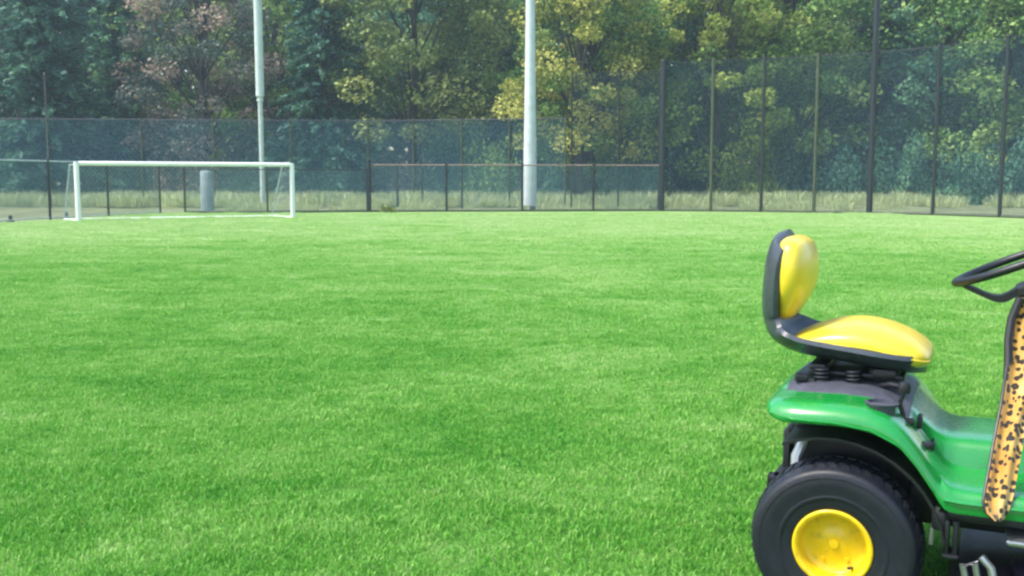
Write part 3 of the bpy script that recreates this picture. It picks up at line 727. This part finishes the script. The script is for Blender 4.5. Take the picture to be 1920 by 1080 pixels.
# -- seat: dark one-piece moulding seen from behind and below
sh = spline([(-.218, 1.152), (-.25, 1.136), (-.272, 1.08), (-.283, 1.0), (-.285, .90), (-.276, .85), (-.248, .803), (-.19, .772), (-.12, .756), (0, .742), (.12, .728), (.18, .722), (.222, .722)], 4)
hwt = [(0, .10), (.03, .14), (.08, .172), (.18, .185), (.3, .18), (.40, .160), (.48, .18), (.56, .212), (.8, .222), (.93, .195), (.97, .165), (1, .12)]
rr = []; N = len(sh)
for i, p in enumerate(sh):
    a, c = sh[max(0, i-1)], sh[min(N-1, i+1)]; t = Vector((c[0]-a[0], 0, c[1]-a[1])).normalized(); nrm = Vector((-t.z, 0, t.x))  # towards the sitter
    if nrm.x < 0 and i < N*.4: nrm = -nrm
    if nrm.z < 0 and i >= N*.4: nrm = -nrm
    u = i/(N-1); w_ = interp(hwt, u); th = .022; ring = []
    for q in range(13):
        yy = -1+2*q/12; ring.append(Vector((p[0], yy*w_, p[1])) + nrm*(.060*abs(yy)**3.0-.006))
    for q in range(12, -1, -1):
        yy = -1+2*q/12; ring.append(Vector((p[0], yy*w_*.97, p[1])) + nrm*(.046*abs(yy)**3.2+th))
    rr.append(ring)
b = MB(); b.rings(rr); b.build('seat_shell', M['shell'], T, auto=60)
def cushion(name, stations, n=40, ex=2.6):
    """stations: (centre, axis-u dir, half u, half v(y), ex)"""
    b = MB(); rings = []
    for c, uax, hu, hv in stations:
        rings.append([Vector(c)+Vector(uax)*(hu*math.copysign(abs(math.sin(t))**(2/ex), math.sin(t)))+Vector((0, 1, 0))*(hv*math.copysign(abs(math.cos(t))**(2/ex), math.cos(t))) for t in [2*math.pi*q/n for q in range(n)]])
    b.rings(rings); return b.build(name, M['yellow'], T, auto=80)
# seat squab: side profile (x, bottom, top, half width)
sq = [(-.200, .788, .798, .06), (-.192, .780, .808, .11), (-.168, .774, .822, .155), (-.13, .770, .840, .18), (-.07, .764, .862, .195), (0, .757, .874, .203), (.06, .751, .872, .205), (.12, .744, .858, .203), (.17, .738, .838, .195), (.207, .738, .816, .178), (.230, .747, .795, .14), (.238, .758, .782, .09)]
sq = spline(sq, 4)
cushion('seat_cushion', [((x, 0, (z0+z1)/2), (0, 0, 1), (z1-z0)/2, w_) for x, z0, z1, w_ in sq], ex=2.5)
b = MB()   # piping seam round the squab
sm = []
for x, z0, z1, w_ in sq[3:-3]: sm.append((x, -(w_+.0005), z0+(z1-z0)*.46))
sm2 = [(x, -y, z) for x, y, z in sm[::-1]]
b.tube(sm+sm2, .0036, 6); b.build('seat_piping', M['yellow'], T)
bq = [(.862, -.215, .010, .05), (.868, -.212, .020, .085), (.886, -.207, .032, .125), (.925, -.197, .045, .155), (.97, -.188, .054, .180), (1.02, -.185, .057, .190), (1.07, -.187, .054, .186), (1.11, -.193, .045, .168), (1.127, -.200, .031, .135), (1.136, -.203, .014, .085)]
bq = spline(bq, 4)
cushion('backrest_cushion', [((x, 0, z), (1, 0, .12), hu, w_) for z, x, hu, w_ in bq], ex=2.5)

# -- controls on the right-hand fender
for x, y, ln in ((.185, -.30, .05), (.235, -.33, .045)):
    z = interp(top_o, x); b = MB(); b.box(x-.022, x+.022, y-.014, y+.014, z-.012, z+.006, None, .003); b.build('lever_slot', M['black'], T)
b = MB(); b.tube([(.18, -.30, .62), (.165, -.30, .665), (.175, -.30, .70)], [.007, .007, .006], 8); b.lathe([(.001, 0), (.016, .004), (.019, .02), (.014, .034), (.001, .038)], 14, 'Z', (.176, -.30, .695)); b.build('height_lever', M['black'], T)
b = MB(); b.lathe([(.001, .0), (.045, .0), (.048, .008), (.040, .010), (.036, -.03), (.001, -.03)], 24, 'Z', (.12, -.35, .668)); b.build('cup_holder', M['mat'], T)
b = MB(); b.box(.212, .226, -.26, -.20, .585, .622, None, .004); b.box(.252, .264, -.29, -.23, .53, .556, None, .004); b.build('latch', M['black'], T)

# -- dash tower, steering, hood
tw = []
for z, x0, x1, hw in ((.54, .56, .90, .20), (.60, .545, .90, .19), (.70, .535, .90, .165), (.80, .53, .92, .16), (.88, .515, .93, .175), (.93, .52, .93, .17), (.95, .54, .92, .15)):
    tw.append([(x0+.03, -hw, z), (x0, -hw+.03, z), (x0, hw-.03, z), (x0+.03, hw, z), (x1-.02, hw, z), (x1, hw-.02, z), (x1, -hw+.02, z), (x1-.02, -hw, z)])
b = MB(); b.rings([r_[::-1] for r_ in tw]); b.build('dash_tower', M['black'], T, auto=40)
ta = R(23); nv = Vector((-math.sin(ta), 0, math.cos(ta))); uv_ = Vector((math.cos(ta), 0, math.sin(ta)))
cen = Vector((.466, 0, 1.075)); hub = cen-nv*.085
pts = [cen+uv_*.185*math.cos(t)+Vector((0, .185*math.sin(t), 0)) for t in [2*math.pi*q/56 for q in range(57)]]
b = MB(); rings = []
for q in range(56):
    t = 2*math.pi*q/56; rad = uv_*math.cos(t)+Vector((0, math.sin(t), 0))
    rings.append([cen+rad*(.185+.0145*math.cos(w_))+nv*.0125*math.sin(w_) for w_ in [2*math.pi*e/12 for e in range(12)]])
rings.append(rings[0]); b.rings(rings, cap=False)
SW = b.build('steering_wheel', M['black'], T)
b = MB()
for t in (R(180), R(300), R(60)):
    rad = uv_*math.cos(t)+Vector((0, math.sin(t), 0)); tn = nv.cross(rad)
    path = spline([tuple(hub+rad*.03), tuple(hub+rad*.09-nv*.004), tuple(cen+rad*.145-nv*.040), tuple(cen+rad*.18)], 5)
    rg = []
    for i, p in enumerate(path):
        p = Vector(p); w_ = .034-.016*i/len(path); h_ = .011
        rg.append([p-tn*w_-nv*h_, p+tn*w_-nv*h_, p+tn*w_+nv*h_, p-tn*w_+nv*h_])
    b.rings(rg)
b.build('spokes', M['black'], SW)
b = MB(); Mh = Matrix.Translation(hub) @ nv.to_track_quat('Z', 'Y').to_matrix().to_4x4()
t_ = MB(); t_.lathe([(.001, .022), (.03, .02), (.046, .008), (.05, -.012), (.042, -.03), (.001, -.03)], 28, 'Z')
b.add([Mh @ Vector(v) for v in t_.V], t_.F); b.build('hub', M['black'], SW)
b = MB(); b.tube([hub-nv*.02, hub-nv*.17], [.026, .034], 16); b.build('steering_column', M['mat'], T)
hd = []
for x, z1, hw in ((.86, .90, .22), (.88, .925, .235), (1.0, .915, .24), (1.2, .885, .235), (1.36, .85, .225), (1.44, .81, .205), (1.475, .76, .18)):
    z0 = .50; hd.append([(x, -hw, z0), (x, -hw-.004, z0+(z1-z0)*.5), (x, -hw+.006, z1-.09), (x, -hw+.03, z1-.035), (x, -hw+.08, z1-.006), (x, 0, z1+.006), (x, hw-.08, z1-.006), (x, hw-.03, z1-.035), (x, hw-.006, z1-.09), (x, hw+.004, z0+(z1-z0)*.5), (x, hw, z0)])
b = MB(); b.rings(hd); H_ = b.build('hood', M['green'], T, auto=45)
b = MB(); b.box(1.47, 1.50, -.17, .17, .46, .64, None, .01)
for i in range(6): b.box(1.497, 1.512, -.15, .15, .475+i*.026, .487+i*.026, None, .003)
b.build('grille', M['black'], H_)
for s in (-1, 1):
    b = MB(); b.box(1.465, 1.497, s*.10-.055, s*.10+.055, .66, .72, None, .01); b.build('headlight', M['lamp'], H_)
    b = MB(); b.box(1.0, 1.40, s*.2435-.004, s*.2435+.004, .70, .735, None, .003); b.build('side_stripe', M['rim'], H_)
b = MB(); b.box(.90, 1.44, -.19, .19, .38, .52, None, .02); b.build('engine_block', M['purple'], T)
b = MB(); b.tube([(1.28, -.30, .19), (1.28, .30, .19)], .02, 12); b.box(1.25, 1.31, -.22, .22, .21, .26, None, .01); b.build('front_axle', M['black'], T)

# -- leopard print cloth hanging from the steering column to the foot rest
k = NT('leopard_print_cloth'); tc = k.n('ShaderNodeTexCoord').outputs['Object']
def vor(scale, feat='F1'):
    nd = k.n('ShaderNodeTexVoronoi'); nd.feature = feat; nd.inputs['Scale'].default_value = scale; nd.inputs['Randomness'].default_value = .9
    k.l(tc, nd.inputs['Vector']); return nd.outputs['Distance']
wn_ = k.noise(60, 2, .5, tc)
d_ = k.math('ADD', vor(52), k.math('MULTIPLY', wn_, .30))
sp = k.ramp(d_, [(.0, (.35, .16, .03)), (.17, (.40, .18, .03)), (.21, (.012, .006, .004)), (.56, (.014, .007, .004)), (.61, (1, 1, 1)), (1, (1, 1, 1))])
base_ = k.ramp(k.noise(7, 3, .6, tc), [(.3, (.42, .20, .022)), (.5, (.48, .27, .05)), (.75, (.58, .42, .20))])
c = k.mix(1.0, base_, sp, 'MULTIPLY')
M['cloth'] = k.done(k.bsdf(c, .8, bump=k.noise(500, 2, .5, tc), bstr=.3, bdist=.001, sheen=.3))
cl = [(0.98, 0.474, 0.575, -0.17), (0.919, 0.454, 0.564, -0.18), (0.859, 0.448, 0.553, -0.2), (0.8, 0.451, 0.542, -0.22), (0.743, 0.443, 0.53, -0.25), (0.686, 0.437, 0.518, -0.28), (0.633, 0.428, 0.499, -0.32), (0.58, 0.42, 0.49, -0.36), (0.529, 0.413, 0.481, -0.4), (0.479, 0.405, 0.474, -0.44), (0.449, 0.402, 0.466, -0.465), (0.426, 0.408, 0.459, -0.475), (0.408, 0.429, 0.45, -0.478)]
rings = []; NQ = 22
for zz, x0, x1, yy in cl:
    fr, bk_ = [], []
    for q in range(NQ+1):
        u = q/NQ; ph = u*3.2*math.pi+zz*3
        y = yy-.012*math.sin(ph)
        fr.append((x0+(x1-x0)*u, y-.003, zz)); bk_.append((x0+(x1-x0)*u, y+.003, zz))
    rings.append(fr+bk_[::-1])
CL = empty('leopard_print_cloth', (0, 0, 0)); tag(CL, 'tan leopard print cloth with black edging hanging from the steering column to the foot rest', 'cloth')
CL.location = T.location; CL.rotation_euler = T.rotation_euler
b = MB(); b.rings(rings); b.build('cloth', M['cloth'], CL, auto=70)
b = MB(); b.tube([(x0-.003, yy, zz) for zz, x0, x1, yy in cl], [.012 if zz > .76 else .005 for zz, _, _, _ in cl], 8); b.build('edging', M['black'], CL)

# ------------------------------------------------------------ air
b = MB(); b.box(-120, 120, -45, 112, -1.5, 30)
k = NT('haze_air'); pv = k.n('ShaderNodeVolumePrincipled')
pv.inputs['Color'].default_value = (.60, .80, .86, 1); pv.inputs['Density'].default_value = .0011; pv.inputs['Anisotropy'].default_value = 0
k.l(pv.outputs[0], k.out.inputs['Volume'])
o = b.build('haze', k.m, None, False, None); tag(o, 'thin bluish air over the pitch and the wood', 'haze', kind='stuff')
